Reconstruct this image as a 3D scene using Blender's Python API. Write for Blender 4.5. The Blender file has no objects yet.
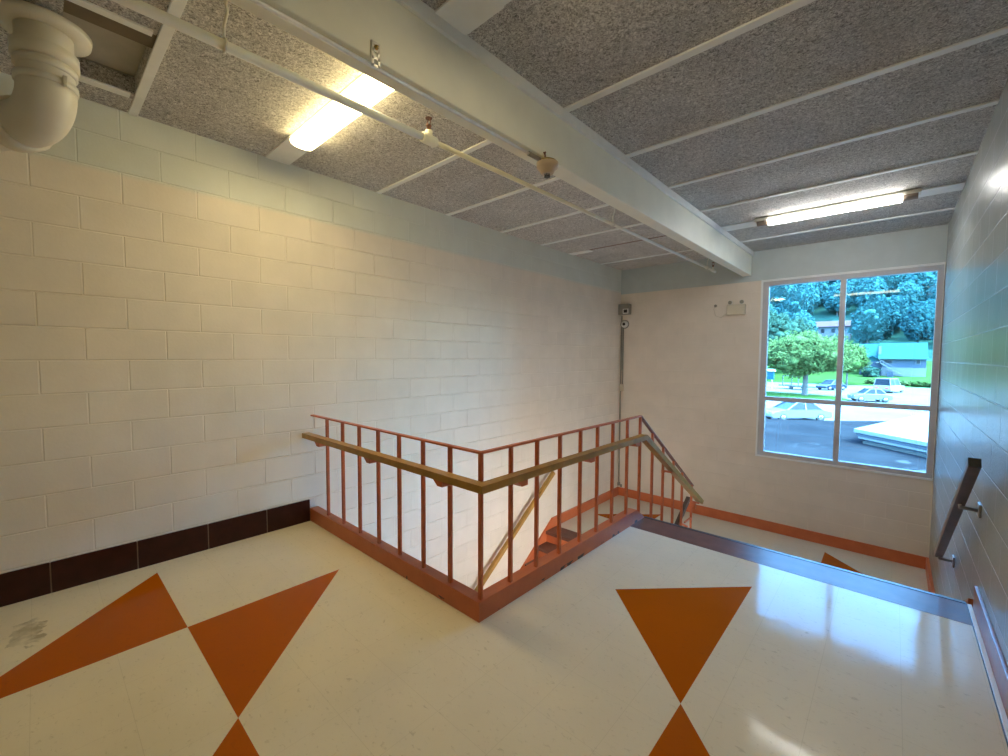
import bpy, bmesh, math, random
from mathutils import Vector, Matrix, noise

C = bpy.context.scene.collection
SC = bpy.context.scene
R = math.radians

# ------------------------------------------------------------------ camera
cd = bpy.data.cameras.new('camera')
cam = bpy.data.objects.new('camera', cd); C.objects.link(cam)
CAMP = Vector((3.7608, 0.2173, 1.4631))
yaw, pitch, roll, FPX = 0.73926, -0.05215, 0.0049, 427.03
fw = Vector((-math.sin(yaw)*math.cos(pitch), math.cos(yaw)*math.cos(pitch), math.sin(pitch)))
rt0 = Vector((math.cos(yaw), math.sin(yaw), 0)); up0 = rt0.cross(fw)
rt = rt0*math.cos(roll) + up0*math.sin(roll); upv = -rt0*math.sin(roll) + up0*math.cos(roll)
M = Matrix((rt, upv, -fw)).transposed().to_4x4(); M.translation = CAMP
cam.matrix_world = M
cd.sensor_fit = 'HORIZONTAL'; cd.sensor_width = 36.0; cd.lens = FPX/1008*36
cd.clip_start = 0.03; cd.clip_end = 2000
SC.camera = cam

# ------------------------------------------------------------------ view, sky, sun
SC.view_settings.view_transform = 'Standard'
SC.view_settings.look = 'None'
SC.view_settings.gamma = 1.0
SC.view_settings.use_curve_mapping = False
SC.view_settings.exposure = 0.44
SC.cycles.max_bounces = 14
SC.cycles.diffuse_bounces = 8
SC.cycles.transparent_max_bounces = 12
SC.cycles.sample_clamp_indirect = 6.0

SUN_EL, SUN_AZ = 58, 100        # degrees; azimuth measured from +y towards +x
w = bpy.data.worlds.new('sky'); SC.world = w; w.use_nodes = True
wn = w.node_tree; bg = wn.nodes['Background']
sky = wn.nodes.new('ShaderNodeTexSky'); sky.sky_type = 'NISHITA'
sky.sun_disc = False; sky.sun_elevation = R(SUN_EL); sky.sun_rotation = R(SUN_AZ)
sky.air_density = 1.0; sky.dust_density = 2.5
wn.links.new(sky.outputs[0], bg.inputs[0]); bg.inputs[1].default_value = 6.6
sd = bpy.data.lights.new('sun', 'SUN'); sd.energy = 4.0; sd.angle = R(3); sd.color = (1, .96, .88)
so = bpy.data.objects.new('sun', sd); C.objects.link(so)
sv = Vector((math.sin(R(SUN_AZ))*math.cos(R(SUN_EL)), math.cos(R(SUN_AZ))*math.cos(R(SUN_EL)), math.sin(R(SUN_EL))))
so.rotation_euler = sv.to_track_quat('Z', 'Y').to_euler(); so.location = (60, -20, 80)

# measured room (metres): x right of the left wall, y depth, z above the upper floor
ZC, YB, XR, ZH, ZL = 3.038, 7.545, 4.1735, 2.6, -1.1436
YN = -2.2                        # wall behind the camera
ZLOW = -2.287                    # storey below
LAMP_WARM, LAMP_COOL, FILL_WELL = 21.0, 28.0, 40.0

# ------------------------------------------------------------------ materials
MATS = {}
def nodes_of(name):
    m = bpy.data.materials.new(name); m.use_nodes = True
    nt = m.node_tree; b = nt.nodes['Principled BSDF']
    return m, nt, b, nt.nodes.new, nt.links.new
def mixrgb(nt, fac, a, b, blend='MIX'):
    n = nt.nodes.new('ShaderNodeMix'); n.data_type = 'RGBA'; n.blend_type = blend
    for s, v in ((0, fac), (6, a), (7, b)):
        if hasattr(v, 'is_output'): nt.links.new(v, n.inputs[s])
        elif s == 0: n.inputs[0].default_value = v
        else: n.inputs[s].default_value = (*v, 1) if len(v) == 3 else v
    return n.outputs[2]
def mth(nt, op, a, b=None, clamp=False):
    n = nt.nodes.new('ShaderNodeMath'); n.operation = op; n.use_clamp = clamp
    for i, v in enumerate((a, b)):
        if v is None: continue
        if hasattr(v, 'is_output'): nt.links.new(v, n.inputs[i])
        else: n.inputs[i].default_value = v
    return n.outputs[0]
def ramp(nt, fac, p0, p1, c0=(0, 0, 0), c1=(1, 1, 1)):
    n = nt.nodes.new('ShaderNodeValToRGB'); nt.links.new(fac, n.inputs[0])
    n.color_ramp.elements[0].position = p0; n.color_ramp.elements[1].position = p1
    n.color_ramp.elements[0].color = (*c0, 1); n.color_ramp.elements[1].color = (*c1, 1)
    return n.outputs[0]
def nz(nt, vec, scale, detail=3, rough=.55, dist=0):
    n = nt.nodes.new('ShaderNodeTexNoise'); n.inputs['Scale'].default_value = scale
    n.inputs['Detail'].default_value = detail; n.inputs['Roughness'].default_value = rough
    n.inputs['Distortion'].default_value = dist
    nt.links.new(vec, n.inputs['Vector']); return n.outputs[0]
def worldpos(nt):
    return nt.nodes.new('ShaderNodeNewGeometry').outputs['Position']
def bump(nt, b, h, strength, dist, normal=None):
    n = nt.nodes.new('ShaderNodeBump'); n.inputs['Strength'].default_value = strength
    n.inputs['Distance'].default_value = dist; nt.links.new(h, n.inputs['Height'])
    if normal: nt.links.new(normal, n.inputs['Normal'])
    nt.links.new(n.outputs[0], b.inputs['Normal']); return n.outputs[0]

def mat(name, col, rough=.5, metal=0., var=.08, vscale=6, bmp=0., bscale=80, bdist=.002, spec=.5, col2=None, space='pos', coat=0):
    if name in MATS: return MATS[name]
    m, nt, b, N, L = nodes_of(name)
    v = worldpos(nt) if space == 'pos' else N('ShaderNodeTexCoord').outputs['Object']
    c2 = col2 or tuple(min(1, c*(1+var)) for c in col)
    c1 = col if col2 else tuple(c*(1-var) for c in col)
    L(mixrgb(nt, ramp(nt, nz(nt, v, vscale), .3, .7), c1, c2), b.inputs['Base Color'])
    b.inputs['Roughness'].default_value = rough; b.inputs['Metallic'].default_value = metal
    b.inputs['Specular IOR Level'].default_value = spec
    b.inputs['Coat Weight'].default_value = coat
    if bmp: bump(nt, b, nz(nt, v, bscale, 4), bmp, bdist)
    MATS[name] = m; return m

def emit(name, col, strength):
    if name in MATS: return MATS[name]
    m, nt, b, N, L = nodes_of(name)
    b.inputs['Base Color'].default_value = (.8, .8, .78, 1)
    b.inputs['Emission Color'].default_value = (*col, 1); b.inputs['Emission Strength'].default_value = strength
    MATS[name] = m; return m

BL, BH = .4064, .2032            # block face
def block_mat(name, axis, u0, low, high, rough, lump, zsplit=2.63, mortar=1.06, mdepth=.006):
    m, nt, b, N, L = nodes_of(name)
    p = worldpos(nt); s = N('ShaderNodeSeparateXYZ'); L(p, s.inputs[0])
    u = mth(nt, 'SUBTRACT', s.outputs[axis], u0 + .5*BL)
    v = mth(nt, 'SUBTRACT', s.outputs[2], .2026)
    c = N('ShaderNodeCombineXYZ'); L(u, c.inputs[0]); L(v, c.inputs[1])
    br = N('ShaderNodeTexBrick'); L(c.outputs[0], br.inputs['Vector'])
    br.offset = .5; br.offset_frequency = 2; br.squash = 1.0
    br.inputs['Scale'].default_value = 1.0; br.inputs['Mortar Size'].default_value = .0055
    br.inputs['Mortar Smooth'].default_value = .6; br.inputs['Bias'].default_value = 0
    br.inputs['Brick Width'].default_value = BL; br.inputs['Row Height'].default_value = BH
    br.inputs['Color1'].default_value = (.97, .97, .97, 1); br.inputs['Color2'].default_value = (1, 1, 1, 1)
    br.inputs['Mortar'].default_value = (mortar,)*3 + (1,)
    band = ramp(nt, mth(nt, 'ADD', s.outputs[2], mth(nt, 'MULTIPLY', nz(nt, p, 2.2), .03)), 0, 1)
    t = N('ShaderNodeMapRange'); t.interpolation_type = 'SMOOTHSTEP'
    L(s.outputs[2], t.inputs['Value']); t.inputs['From Min'].default_value = zsplit-.03; t.inputs['From Max'].default_value = zsplit+.03
    base = mixrgb(nt, t.outputs[0], low, high)
    base = mixrgb(nt, 1.0, base, br.outputs['Color'], 'MULTIPLY')
    wear = ramp(nt, nz(nt, p, 3.2, 5), .25, .75, (.93, .93, .92), (1.04, 1.04, 1.04))
    L(mixrgb(nt, 1.0, base, wear, 'MULTIPLY'), b.inputs['Base Color'])
    b.inputs['Roughness'].default_value = rough
    h = mth(nt, 'SUBTRACT', 1.0, br.outputs['Fac'])
    b1 = N('ShaderNodeBump'); b1.inputs['Strength'].default_value = .8; b1.inputs['Distance'].default_value = mdepth
    L(h, b1.inputs['Height'])
    bump(nt, b, nz(nt, p, 55, 5), lump, .003, b1.outputs[0])
    return m

M_LEFT = block_mat('painted_block_left', 1, .4324, (.84, .765, .655), (.72, .75, .68), .55, .25)
M_FAR = block_mat('painted_block_far', 0, .1, (.78, .70, .61), (.74, .75, .71), .5, .25, mdepth=.0028, mortar=1.02)
M_SOCK = mat('brown_lamp_socket', (.22, .17, .13), .5)
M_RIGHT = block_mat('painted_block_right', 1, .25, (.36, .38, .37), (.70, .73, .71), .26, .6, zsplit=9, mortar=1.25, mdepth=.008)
M_RIGHT.node_tree.nodes['Principled BSDF'].inputs['Specular IOR Level'].default_value = .34
M_HEAD = mat('header_paint', (.50, .56, .56), .5, var=.04)
M_BEAM = mat('beam_paint', (.86, .86, .74), .45, var=.03, bmp=.08)
M_STRIP = mat('ceiling_strip_paint', (.84, .86, .83), .5, var=.05)

def tectum():
    m, nt, b, N, L = nodes_of('wood_fibre_ceiling')
    p = worldpos(nt)
    n1 = nz(nt, p, 58, 7, .78, 1.6); n2 = nz(nt, p, 2.3, 3)
    fib = ramp(nt, n1, .38, .60, (.14, .133, .12), (.82, .805, .77))
    L(mixrgb(nt, 1.0, fib, ramp(nt, n2, .3, .7, (.88, .87, .86), (1.1, 1.09, 1.08)), 'MULTIPLY'), b.inputs['Base Color'])
    b.inputs['Roughness'].default_value = .9
    bump(nt, b, n1, .9, .008); return m
M_TECT = tectum()

ORANGE_T = (.44, .100, .002)
def vct(name, base, fleck, tiles=True, stain=False):
    m, nt, b, N, L = nodes_of(name)
    p = worldpos(nt)
    c1 = mixrgb(nt, ramp(nt, nz(nt, p, 1.3, 4), .3, .7), tuple(x*.93 for x in base), tuple(min(1, x*1.05) for x in base))
    mp = N('ShaderNodeMapping'); L(p, mp.inputs[0]); mp.inputs['Scale'].default_value = (34, 60, 1); mp.inputs['Rotation'].default_value = (0, 0, .5)
    fl = ramp(nt, nz(nt, mp.outputs[0], 1.0, 4, .6, .8), .60, .72)
    col = mixrgb(nt, mth(nt, 'MULTIPLY', fl, .38), c1, fleck)
    if tiles:
        s = N('ShaderNodeMapping'); L(p, s.inputs[0]); s.inputs['Location'].default_value = (-.169, -.717, 0)
        br = N('ShaderNodeTexBrick'); L(s.outputs[0], br.inputs['Vector']); br.offset = 0; br.squash = 1
        br.inputs['Scale'].default_value = 1; br.inputs['Mortar Size'].default_value = .0009
        br.inputs['Brick Width'].default_value = .2825; br.inputs['Row Height'].default_value = .2825
        br.inputs['Color1'].default_value = (.985,)*3+(1,); br.inputs['Color2'].default_value = (1,)*4
        br.inputs['Mortar'].default_value = (.86, .85, .82, 1)
        col = mixrgb(nt, 1.0, col, br.outputs['Color'], 'MULTIPLY')
    # dark scuffs
    mp2 = N('ShaderNodeMapping'); L(p, mp2.inputs[0]); mp2.inputs['Scale'].default_value = (9, 22, 1); mp2.inputs['Rotation'].default_value = (0, 0, -.7)
    sc = ramp(nt, nz(nt, mp2.outputs[0], 1.0, 6, .7, .3), .70, .76)
    col = mixrgb(nt, mth(nt, 'MULTIPLY', sc, .35), col, (.10, .085, .07))
    if stain:
        vm = N('ShaderNodeVectorMath'); vm.operation = 'SUBTRACT'; L(p, vm.inputs[0]); vm.inputs[1].default_value = (.47, .14, 0)
        mp3 = N('ShaderNodeMapping'); L(vm.outputs[0], mp3.inputs[0]); mp3.inputs['Rotation'].default_value = (0, 0, -.75); mp3.inputs['Scale'].default_value = (2.9, 7.0, 1)
        ln = N('ShaderNodeVectorMath'); ln.operation = 'LENGTH'; L(mp3.outputs[0], ln.inputs[0])
        ed = mth(nt, 'ADD', ln.outputs['Value'], mth(nt, 'MULTIPLY', nz(nt, p, 14, 5), 1.1))
        sm = ramp(nt, ed, .95, 1.25, (1, 1, 1), (0, 0, 0))
        sp = ramp(nt, nz(nt, p, 13, 5), .34, .62)
        col = mixrgb(nt, mth(nt, 'MULTIPLY', sm, mth(nt, 'MULTIPLY', sp, .6)), col, (.17, .13, .055))
    L(col, b.inputs['Base Color'])
    L(ramp(nt, nz(nt, p, 5, 5), .3, .75, (.06,)*3, (.15,)*3), b.inputs['Roughness'])
    b.inputs['Specular IOR Level'].default_value = .08
    bump(nt, b, nz(nt, p, 3.0, 3), .10, .02); return m
M_VCT = vct('cream_floor_tile', (.80, .725, .56), (.40, .33, .20), True, True)
M_VCT_L = vct('landing_floor_tile', (.70, .66, .56), (.38, .33, .24))
M_TRI = vct('orange_floor_tile', ORANGE_T, (.25, .065, .01), False)
M_NOSE = mat('maroon_rubber_tread', (.17, .075, .055), .3, var=.15, vscale=9, bmp=.1, spec=.12)
M_NOSEB = mat('dark_nosing_metal', (.035, .035, .045), .35, var=.2)
M_TILE = mat('brown_glazed_base', (.042, .010, .006), .3, var=.25, vscale=12, spec=.25)
M_GROUT = mat('base_grout', (.25, .17, .12), .8)

def orange_paint():
    m, nt, b, N, L = nodes_of('orange_paint')
    p = worldpos(nt); s = N('ShaderNodeSeparateXYZ'); L(p, s.inputs[0])
    c = mixrgb(nt, ramp(nt, nz(nt, p, 7, 4), .3, .7), (.52, .130, .046), (.60, .165, .060))
    # chipped paint along the foot
    near = mth(nt, 'MULTIPLY', mth(nt, 'LESS_THAN', s.outputs[2], .022), mth(nt, 'GREATER_THAN', s.outputs[2], -.01))
    chip = ramp(nt, nz(nt, p, 4.5, 3), .60, .62)
    L(mixrgb(nt, mth(nt, 'MULTIPLY', near, chip), c, (.05, .028, .022)), b.inputs['Base Color'])
    b.inputs['Roughness'].default_value = .38; bump(nt, b, nz(nt, p, 60, 3), .12, .002); return m
M_OR = orange_paint()
M_RAIL = mat('orange_rail_paint', (.54, .135, .045), .4, var=.12, vscale=25)
M_RAILD = mat('worn_rail_paint', (.17, .05, .03), .35, var=.5, vscale=18)
M_GOLD = mat('gold_brown_handrail', (.40, .215, .04), .42, var=.18, vscale=9, bmp=.05)
M_DKRAIL = mat('dark_wood_handrail', (.10, .065, .05), .3, var=.3, vscale=10)
M_STEEL = mat('worn_steel', (.36, .33, .31), .35, .6, var=.2, vscale=20)
M_MAR = mat('maroon_base_paint', (.30, .105, .085), .3, var=.2, vscale=12)
M_PIPE = mat('painted_pipe', (.84, .83, .74), .4, var=.06, vscale=5)
M_PVC = mat('white_plastic_pipe', (.70, .67, .57), .35, var=.06, vscale=5)
M_BRASS = mat('brass', (.65, .45, .14), .25, .9, var=.1)
M_BEIGE = mat('beige_plastic', (.55, .42, .28), .4, var=.05)
M_DARK = mat('black_plastic', (.02, .02, .02), .4, var=.1)
M_RUST = mat('rusty_metal', (.16, .06, .03), .6, var=.4, vscale=60)
M_GALV = mat('galvanised_steel', (.72, .70, .64), .4, .4, var=.1, vscale=20)
M_GREYM = mat('grey_metal_box', (.27, .26, .22), .5, var=.1)
M_WHITEP = mat('white_plastic', (.75, .74, .70), .4, var=.03)
M_LIGHTBODY = mat('fixture_enamel', (.72, .70, .60), .4, var=.03)
M_ALU = mat('window_aluminium', (.50, .49, .515), .4, .0, var=.05)
M_TRIMW = mat('white_window_trim', (.86, .88, .88), .4, var=.03)
M_RECESS = mat('bare_board', (.45, .42, .35), .8, var=.1)
M_RECESSD = mat('brown_board_edge', (.15, .115, .07), .8, var=.2)
M_PLAIN = mat('plain_wall_paint', (.72, .68, .60), .6, var=.04)
E_WARM = emit('warm_lens', (1.0, .80, .40), LAMP_WARM)
E_DIM = emit('dim_warm_lens', (1.0, .82, .50), LAMP_WARM*.45)
E_COOL = emit('cool_tube', (1.0, .98, .94), LAMP_COOL)

def glass():
    m, nt, b, N, L = nodes_of('tinted_window_glass')
    nt.nodes.remove(b); out = nt.nodes['Material Output']
    t = N('ShaderNodeBsdfTransparent'); t.inputs[0].default_value = (.56, .85, 1.0, 1)
    g = N('ShaderNodeBsdfGlossy'); g.inputs['Roughness'].default_value = .01
    f = N('ShaderNodeFresnel'); f.inputs[0].default_value = 1.5
    x = N('ShaderNodeMixShader'); L(f.outputs[0], x.inputs[0]); L(t.outputs[0], x.inputs[1]); L(g.outputs[0], x.inputs[2])
    L(x.outputs[0], out.inputs[0]); return m
M_GLASS = glass()

# ------------------------------------------------------------------ mesh helpers
class MB:
    def __init__(s): s.bm = bmesh.new(); s.mi = 0
    def _mark(s, faces):
        for f in faces: f.material_index = s.mi
    def box(s, a, b, bev=0, rot=None, about=None):
        vs = []
        for z in (a[2], b[2]):
            for x, y in ((a[0], a[1]), (b[0], a[1]), (b[0], b[1]), (a[0], b[1])): vs.append(s.bm.verts.new((x, y, z)))
        fs = [s.bm.faces.new([vs[i] for i in q]) for q in ((3, 2, 1, 0), (4, 5, 6, 7), (0, 1, 5, 4), (1, 2, 6, 5), (2, 3, 7, 6), (3, 0, 4, 7))]
        s._mark(fs)
        if rot is not None:
            c = Vector(about) if about else (Vector(a)+Vector(b))/2
            bmesh.ops.rotate(s.bm, verts=vs, cent=c, matrix=rot)
        if bev:
            es = list({e for f in fs for e in f.edges})
            r = bmesh.ops.bevel(s.bm, geom=es, offset=bev, segments=2, affect='EDGES', profile=.5)
            s._mark(r['faces'])
        return s
    def prism(s, poly, z0, z1):
        lo = [s.bm.verts.new((x, y, z0)) for x, y in poly]; hi = [s.bm.verts.new((x, y, z1)) for x, y in poly]
        n = len(poly)
        fs = [s.bm.faces.new(lo[::-1]), s.bm.faces.new(hi)] + [s.bm.faces.new((lo[i], lo[(i+1) % n], hi[(i+1) % n], hi[i])) for i in range(n)]
        s._mark(fs); return s
    def side(s, poly, x0, x1):          # polygon in (y, z) run along x
        a = [s.bm.verts.new((x0, y, z)) for y, z in poly]; b = [s.bm.verts.new((x1, y, z)) for y, z in poly]
        n = len(poly)
        fs = [s.bm.faces.new(a[::-1]), s.bm.faces.new(b)] + [s.bm.faces.new((a[i], a[(i+1) % n], b[(i+1) % n], b[i])) for i in range(n)]
        s._mark(fs); return s
    def front(s, poly, y0, y1):         # polygon in (x, z) run along y
        a = [s.bm.verts.new((x, y0, z)) for x, z in poly]; b = [s.bm.verts.new((x, y1, z)) for x, z in poly]
        n = len(poly)
        fs = [s.bm.faces.new(a), s.bm.faces.new(b[::-1])] + [s.bm.faces.new((a[(i+1) % n], a[i], b[i], b[(i+1) % n])) for i in range(n)]
        s._mark(fs); return s
    def tube(s, pts, r, seg=14, cap=True, rs=None):
        pts = [Vector(p) for p in pts]; rings = []; ref = None
        for i, p in enumerate(pts):
            t = (pts[min(i+1, len(pts)-1)] - pts[max(i-1, 0)]).normalized()
            if ref is None: ref = t.orthogonal().normalized()
            else: ref = (ref - t*ref.dot(t)).normalized()
            bn = t.cross(ref); rr = rs[i] if rs else r
            rings.append([s.bm.verts.new(p + (ref*math.cos(2*math.pi*k/seg) + bn*math.sin(2*math.pi*k/seg))*rr) for k in range(seg)])
        fs = []
        for a, b in zip(rings, rings[1:]):
            for k in range(seg):
                f = s.bm.faces.new((a[k], a[(k+1) % seg], b[(k+1) % seg], b[k])); f.smooth = True; fs.append(f)
        if cap: fs += [s.bm.faces.new(rings[0][::-1]), s.bm.faces.new(rings[-1])]
        s._mark(fs); return s
    def lathe(s, prof, o=(0, 0, 0), axis=(0, 0, 1), seg=20):
        return s.tube([Vector(o)+Vector(axis).normalized()*h for h, _ in prof], 0, seg, True, [max(r, 1e-4) for _, r in prof])
    def bar(s, p0, p1, wid, hgt, side=(1, 0, 0), bev=0):   # rectangular bar, 'side' gives the width direction
        p0, p1 = Vector(p0), Vector(p1); t = (p1-p0).normalized(); sx = Vector(side); sx = (sx - t*sx.dot(t)).normalized(); u = sx.cross(t)
        vs = []
        for p in (p0, p1):
            for a, b in ((-1, -1), (1, -1), (1, 1), (-1, 1)): vs.append(s.bm.verts.new(p + sx*a*wid/2 + u*b*hgt/2))
        fs = [s.bm.faces.new([vs[i] for i in q]) for q in ((3, 2, 1, 0), (4, 5, 6, 7), (0, 1, 5, 4), (1, 2, 6, 5), (2, 3, 7, 6), (3, 0, 4, 7))]
        s._mark(fs)
        if bev:
            r = bmesh.ops.bevel(s.bm, geom=list({e for f in fs for e in f.edges}), offset=bev, segments=2, affect='EDGES', profile=.5); s._mark(r['faces'])
        return s
    def ball(s, c, r, sub=2, amp=0, freq=1, sq=(1, 1, 1), seed=0):
        rr = bmesh.ops.create_icosphere(s.bm, subdivisions=sub, radius=1)
        for v in rr['verts']:
            d = v.co.normalized(); k = 1 + amp*noise.noise(d*freq + Vector((seed*7.3, seed*3.1, seed)))
            v.co = Vector((c[0]+d.x*r*k*sq[0], c[1]+d.y*r*k*sq[1], c[2]+d.z*r*k*sq[2]))
            for f in v.link_faces: f.smooth = True; f.material_index = s.mi
        return s
    def build(s, name, m, parent=None, loc=None, recalc=True):
        if recalc: bmesh.ops.recalc_face_normals(s.bm, faces=s.bm.faces[:])
        me = bpy.data.meshes.new(name); s.bm.to_mesh(me); s.bm.free()
        for x in (m if isinstance(m, (list, tuple)) else [m]): me.materials.append(x)
        o = bpy.data.objects.new(name, me); C.objects.link(o)
        if parent: o.parent = parent
        if loc: o.location = loc
        return o
def tag(o, label, cat, group=None, kind=None):
    o['label'] = label; o['category'] = cat
    if group: o['group'] = group
    if kind: o['kind'] = kind
    return o
def thing(name, label, cat, loc=(0, 0, 0), rz=0, group=None):
    o = bpy.data.objects.new(name, None); C.objects.link(o); o.empty_display_size = .1
    o.location = loc; o.rotation_euler = (0, 0, rz); return tag(o, label, cat, group)
def struct(o, label=None):
    o['kind'] = 'structure'
    if label: o['label'] = label
    return o
def copy_tree(o, parent=None):
    c = o.copy(); C.objects.link(c); c.parent = parent
    for ch in list(o.children): copy_tree(ch, c)
    return c

# ------------------------------------------------------------------ setting: walls
struct(MB().box((-.2, YN-.2, -2.6), (0, YB+.25, ZC+.3)).build('wall_left', M_LEFT), 'cream painted concrete block wall beside the stair railing')
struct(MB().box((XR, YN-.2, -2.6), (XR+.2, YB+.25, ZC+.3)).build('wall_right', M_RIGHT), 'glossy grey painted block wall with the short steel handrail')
WX0, WX1, WZ0, WZ1 = 2.262, 4.168, -.035, 2.6
f = MB()
f.box((0, YB, -2.6), (WX0, YB+.22, ZH)); f.box((WX0, YB, -2.6), (WX1, YB+.22, WZ0)); f.box((WX1, YB, -2.6), (XR, YB+.22, ZH))
struct(f.build('wall_far', M_FAR), 'beige painted block wall holding the window')
struct(MB().box((0, YB-.012, ZH), (XR, YB+.22, ZC+.2)).build('lintel', M_HEAD), 'pale painted concrete header above the window')
struct(MB().box((0, YN-.2, -.3), (XR, YN, ZC+.3)).build('wall_near', M_PLAIN), 'plain cream wall behind the viewer')
struct(MB().box((0, 1.75, -2.6), (2.137, 1.83, -.02)).build('wall_stairwell', M_PLAIN), 'plain wall under the upper floor edge')

# ceiling: wood fibre panels with pale joint strips
f = MB()
HX0, HX1, HY0, HY1 = .285, 1.0, .36, .683
f.box((0, HY1, ZC), (2.05, YB, ZC+.1)); f.box((2.05, YN, ZC), (XR, YB, ZC+.1))
f.box((0, YN, ZC), (2.05, HY0, ZC+.1)); f.box((0, HY0, ZC), (HX0, HY1, ZC+.1)); f.box((HX1, HY0, ZC), (2.05, HY1, ZC+.1))
ceil = struct(f.build('ceiling', M_TECT), 'grey wood-fibre ceiling panels')
struct(MB().box((-.2, YN-.2, ZC+.24), (XR+.2, YB+.25, ZC+.4)).build('roof_slab', M_PLAIN))
f = MB(); f.box((HX0, HY0, ZC+.105), (HX1, HY1, ZC+.12)); f.build('recess_board', M_RECESS, ceil)
f = MB(); f.box((.86, HY0, ZC+.005), (HX1-.001, HY1-.001, ZC+.104)); f.build('recess_edge', M_RECESSD, ceil)
def strip(x0, x1, y0, y1, z=.010):
    return MB().box((x0, y0, ZC-z), (x1, y1, ZC+.002), .002).build('joint_strip', M_STRIP, ceil)
for y in (-1.83, -.98, -.13, .705, 2.515, 3.385, 4.275, 5.115, 6.79): strip(0, 2.0, y-.024, y+.024)
strip(0, 2.0, 1.505, 1.69); strip(0, .36, 5.80, 5.92)
for y in (-1.83, -.98, -.13, .705, 2.56, 3.41, 4.25, 5.125, 6.79): strip(2.145, XR, y-.026, y+.026)
strip(2.145, XR, 1.505, 1.69); strip(2.145, XR, 5.87, 6.10)
strip(.235, .30, HY0, HY1-.022); strip(HX1-.012, HX1+.035, HY0, HY1-.022)
MB().box((.36, 5.80, ZC-.002), (2.0, 5.83, ZC+.004)).build('dark_gap', M_RUST, ceil)
# the two header strips seen at the top of the frame right of the beam
MB().box((2.145, 1.69, ZC-.006), (2.40, 1.70, ZC+.002)).build('joint_strip', M_STRIP, ceil)

# beam
f = MB().box((2.005, YN, 2.685), (2.125, YB-.012, ZC+.002), .006)
bm_o = struct(f.build('beam', M_BEAM), 'long cream painted ceiling beam')
MB().box((2.125, YN, 2.975), (2.148, YB-.012, ZC+.001), .003).build('beam_trim', M_STRIP, bm_o)

# ------------------------------------------------------------------ floors
f = MB(); FX = 2.1
f.prism([(0, YN), (XR, YN), (XR, 3.62), (FX, 3.62), (FX, 1.83), (0, 1.83)], -.25, 0)
f.mi = 1
for tri in (((.169, .717), (1.0165, .717), (1.0165, -.130)), ((1.0165, .717), (1.0165, 1.5655), (1.865, .717)),
            ((1.865, .717), (2.713, .717), (2.713, -.130)), ((2.523, 2.623), (3.148, 3.246), (3.152, 2.001)),
            ((3.152, 2.001), (3.152, .756), (3.775, 1.378)), ((-0, -.98), (.169, -.98), (0, -.813))):
    f.prism(tri if (tri[1][0]-tri[0][0])*(tri[2][1]-tri[0][1]) > (tri[1][1]-tri[0][1])*(tri[2][0]-tri[0][0]) else tri[::-1], -.01, .0007)
struct(f.build('floor', [M_VCT, M_TRI]), 'cream tile floor with orange triangles')
# maroon edge strip with its dark nosing
f = MB().box((FX+.037, 3.62, -.16), (XR-.035, 3.915, .001)); f.mi = 1
f.box((FX+.037, 3.895, -.035), (XR-.035, 3.928, .004), .003)
struct(f.build('stair_nosing', [M_NOSE, M_NOSEB]), 'maroon strip along the top stair edge')
struct(MB().box((0, YN, -.5), (2.1, 1.75, -.26)).build('floor_slab', M_PLAIN))

# landing: one slab with triangles, lower flight opening on the left
RISE, TREAD = .16337, .246
YL = 5.25
f = MB()
f.prism([(0, YL+.28), (2.1, YL+.28), (2.1, 5.36), (XR, 5.36), (XR, YB), (0, YB)], ZL-.2, ZL)
f.mi = 1
for tri in (((3.176, 7.257), (3.176, 6.012), (3.80, 6.635)), ((.2, 6.36), (1.02, 7.10), (1.02, 6.28)),
            ((1.9, 5.9), (2.55, 6.55), (2.55, 5.3+.1))):
    a = (tri[1][0]-tri[0][0])*(tri[2][1]-tri[0][1]) - (tri[1][1]-tri[0][1])*(tri[2][0]-tri[0][0])
    f.prism(tri if a > 0 else tri[::-1], ZL-.01, ZL+.0007)
struct(f.build('floor_landing', [M_VCT_L, M_TRI]), 'cream tile stair landing below the window')
MB_l = MB().box((0, YL, ZL-.045), (2.05, YL+.28, ZL+.001), .004); struct(MB_l.build('landing_nosing', M_NOSE), 'maroon tread strip at the landing edge')
struct(MB().box((0, YN, ZLOW-.2), (XR, YB, ZLOW)).build('floor_lower', M_VCT_L))

def flight(name, x0, x1, y0, z0, sgn, label):
    risers = MB(); o = None
    poly = [(y0, z0-.001)]
    for k in range(1, 8):
        y = y0 + sgn*(k-1)*TREAD; poly.append((y, z0-k*RISE)); poly.append((y+sgn*TREAD, z0-k*RISE))
    poly = poly[:-1]
    yl = poly[-1][0]
    poly += [(yl, z0-7*RISE-.12), (y0-sgn*.02, z0-.2), (y0-sgn*.02, z0-.001)]
    o = MB().side(poly, x0, x1).build(name, M_OR); struct(o, label)
    for k in range(1, 7):
        y = y0 + sgn*(k-1)*TREAD; z = z0-k*RISE
        ya, yb = sorted((y+sgn*.002, y+sgn*(TREAD+.022)))
        MB().box((x0+.002, ya, z-.03), (x1-.002, yb, z+.004), .003).build('tread', M_NOSE, o)
    return o
flight('stair_flight', 2.14, XR-.03, 3.895, 0, 1, 'upper stair flight down to the landing')
flight('stair_flight', .03, 2.03, YL+.02, ZL, -1, 'orange lower stair flight with brown treads')

# orange kerb under the railing and stringers
f = MB()
f.box((0, 1.805, -.25), (2.0605, 1.88, .1115), .003)
f.side([(1.805, -.25), (1.805, .1115), (3.745, .1115), (5.36, -.962), (5.46, -.962), (5.46, ZL-.1), (5.36, ZL-.3), (3.6, -.25)], 2.06, 2.137)
struct(f.build('kerb', M_OR), 'orange painted kerb carrying the stair railing')
struct(MB().side([(1.83, -.26), (3.6, -.26), (5.36, -1.46), (5.36, ZLOW), (1.83, ZLOW)], 2.062, 2.13).build('wall_stair_core', M_PLAIN))
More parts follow.
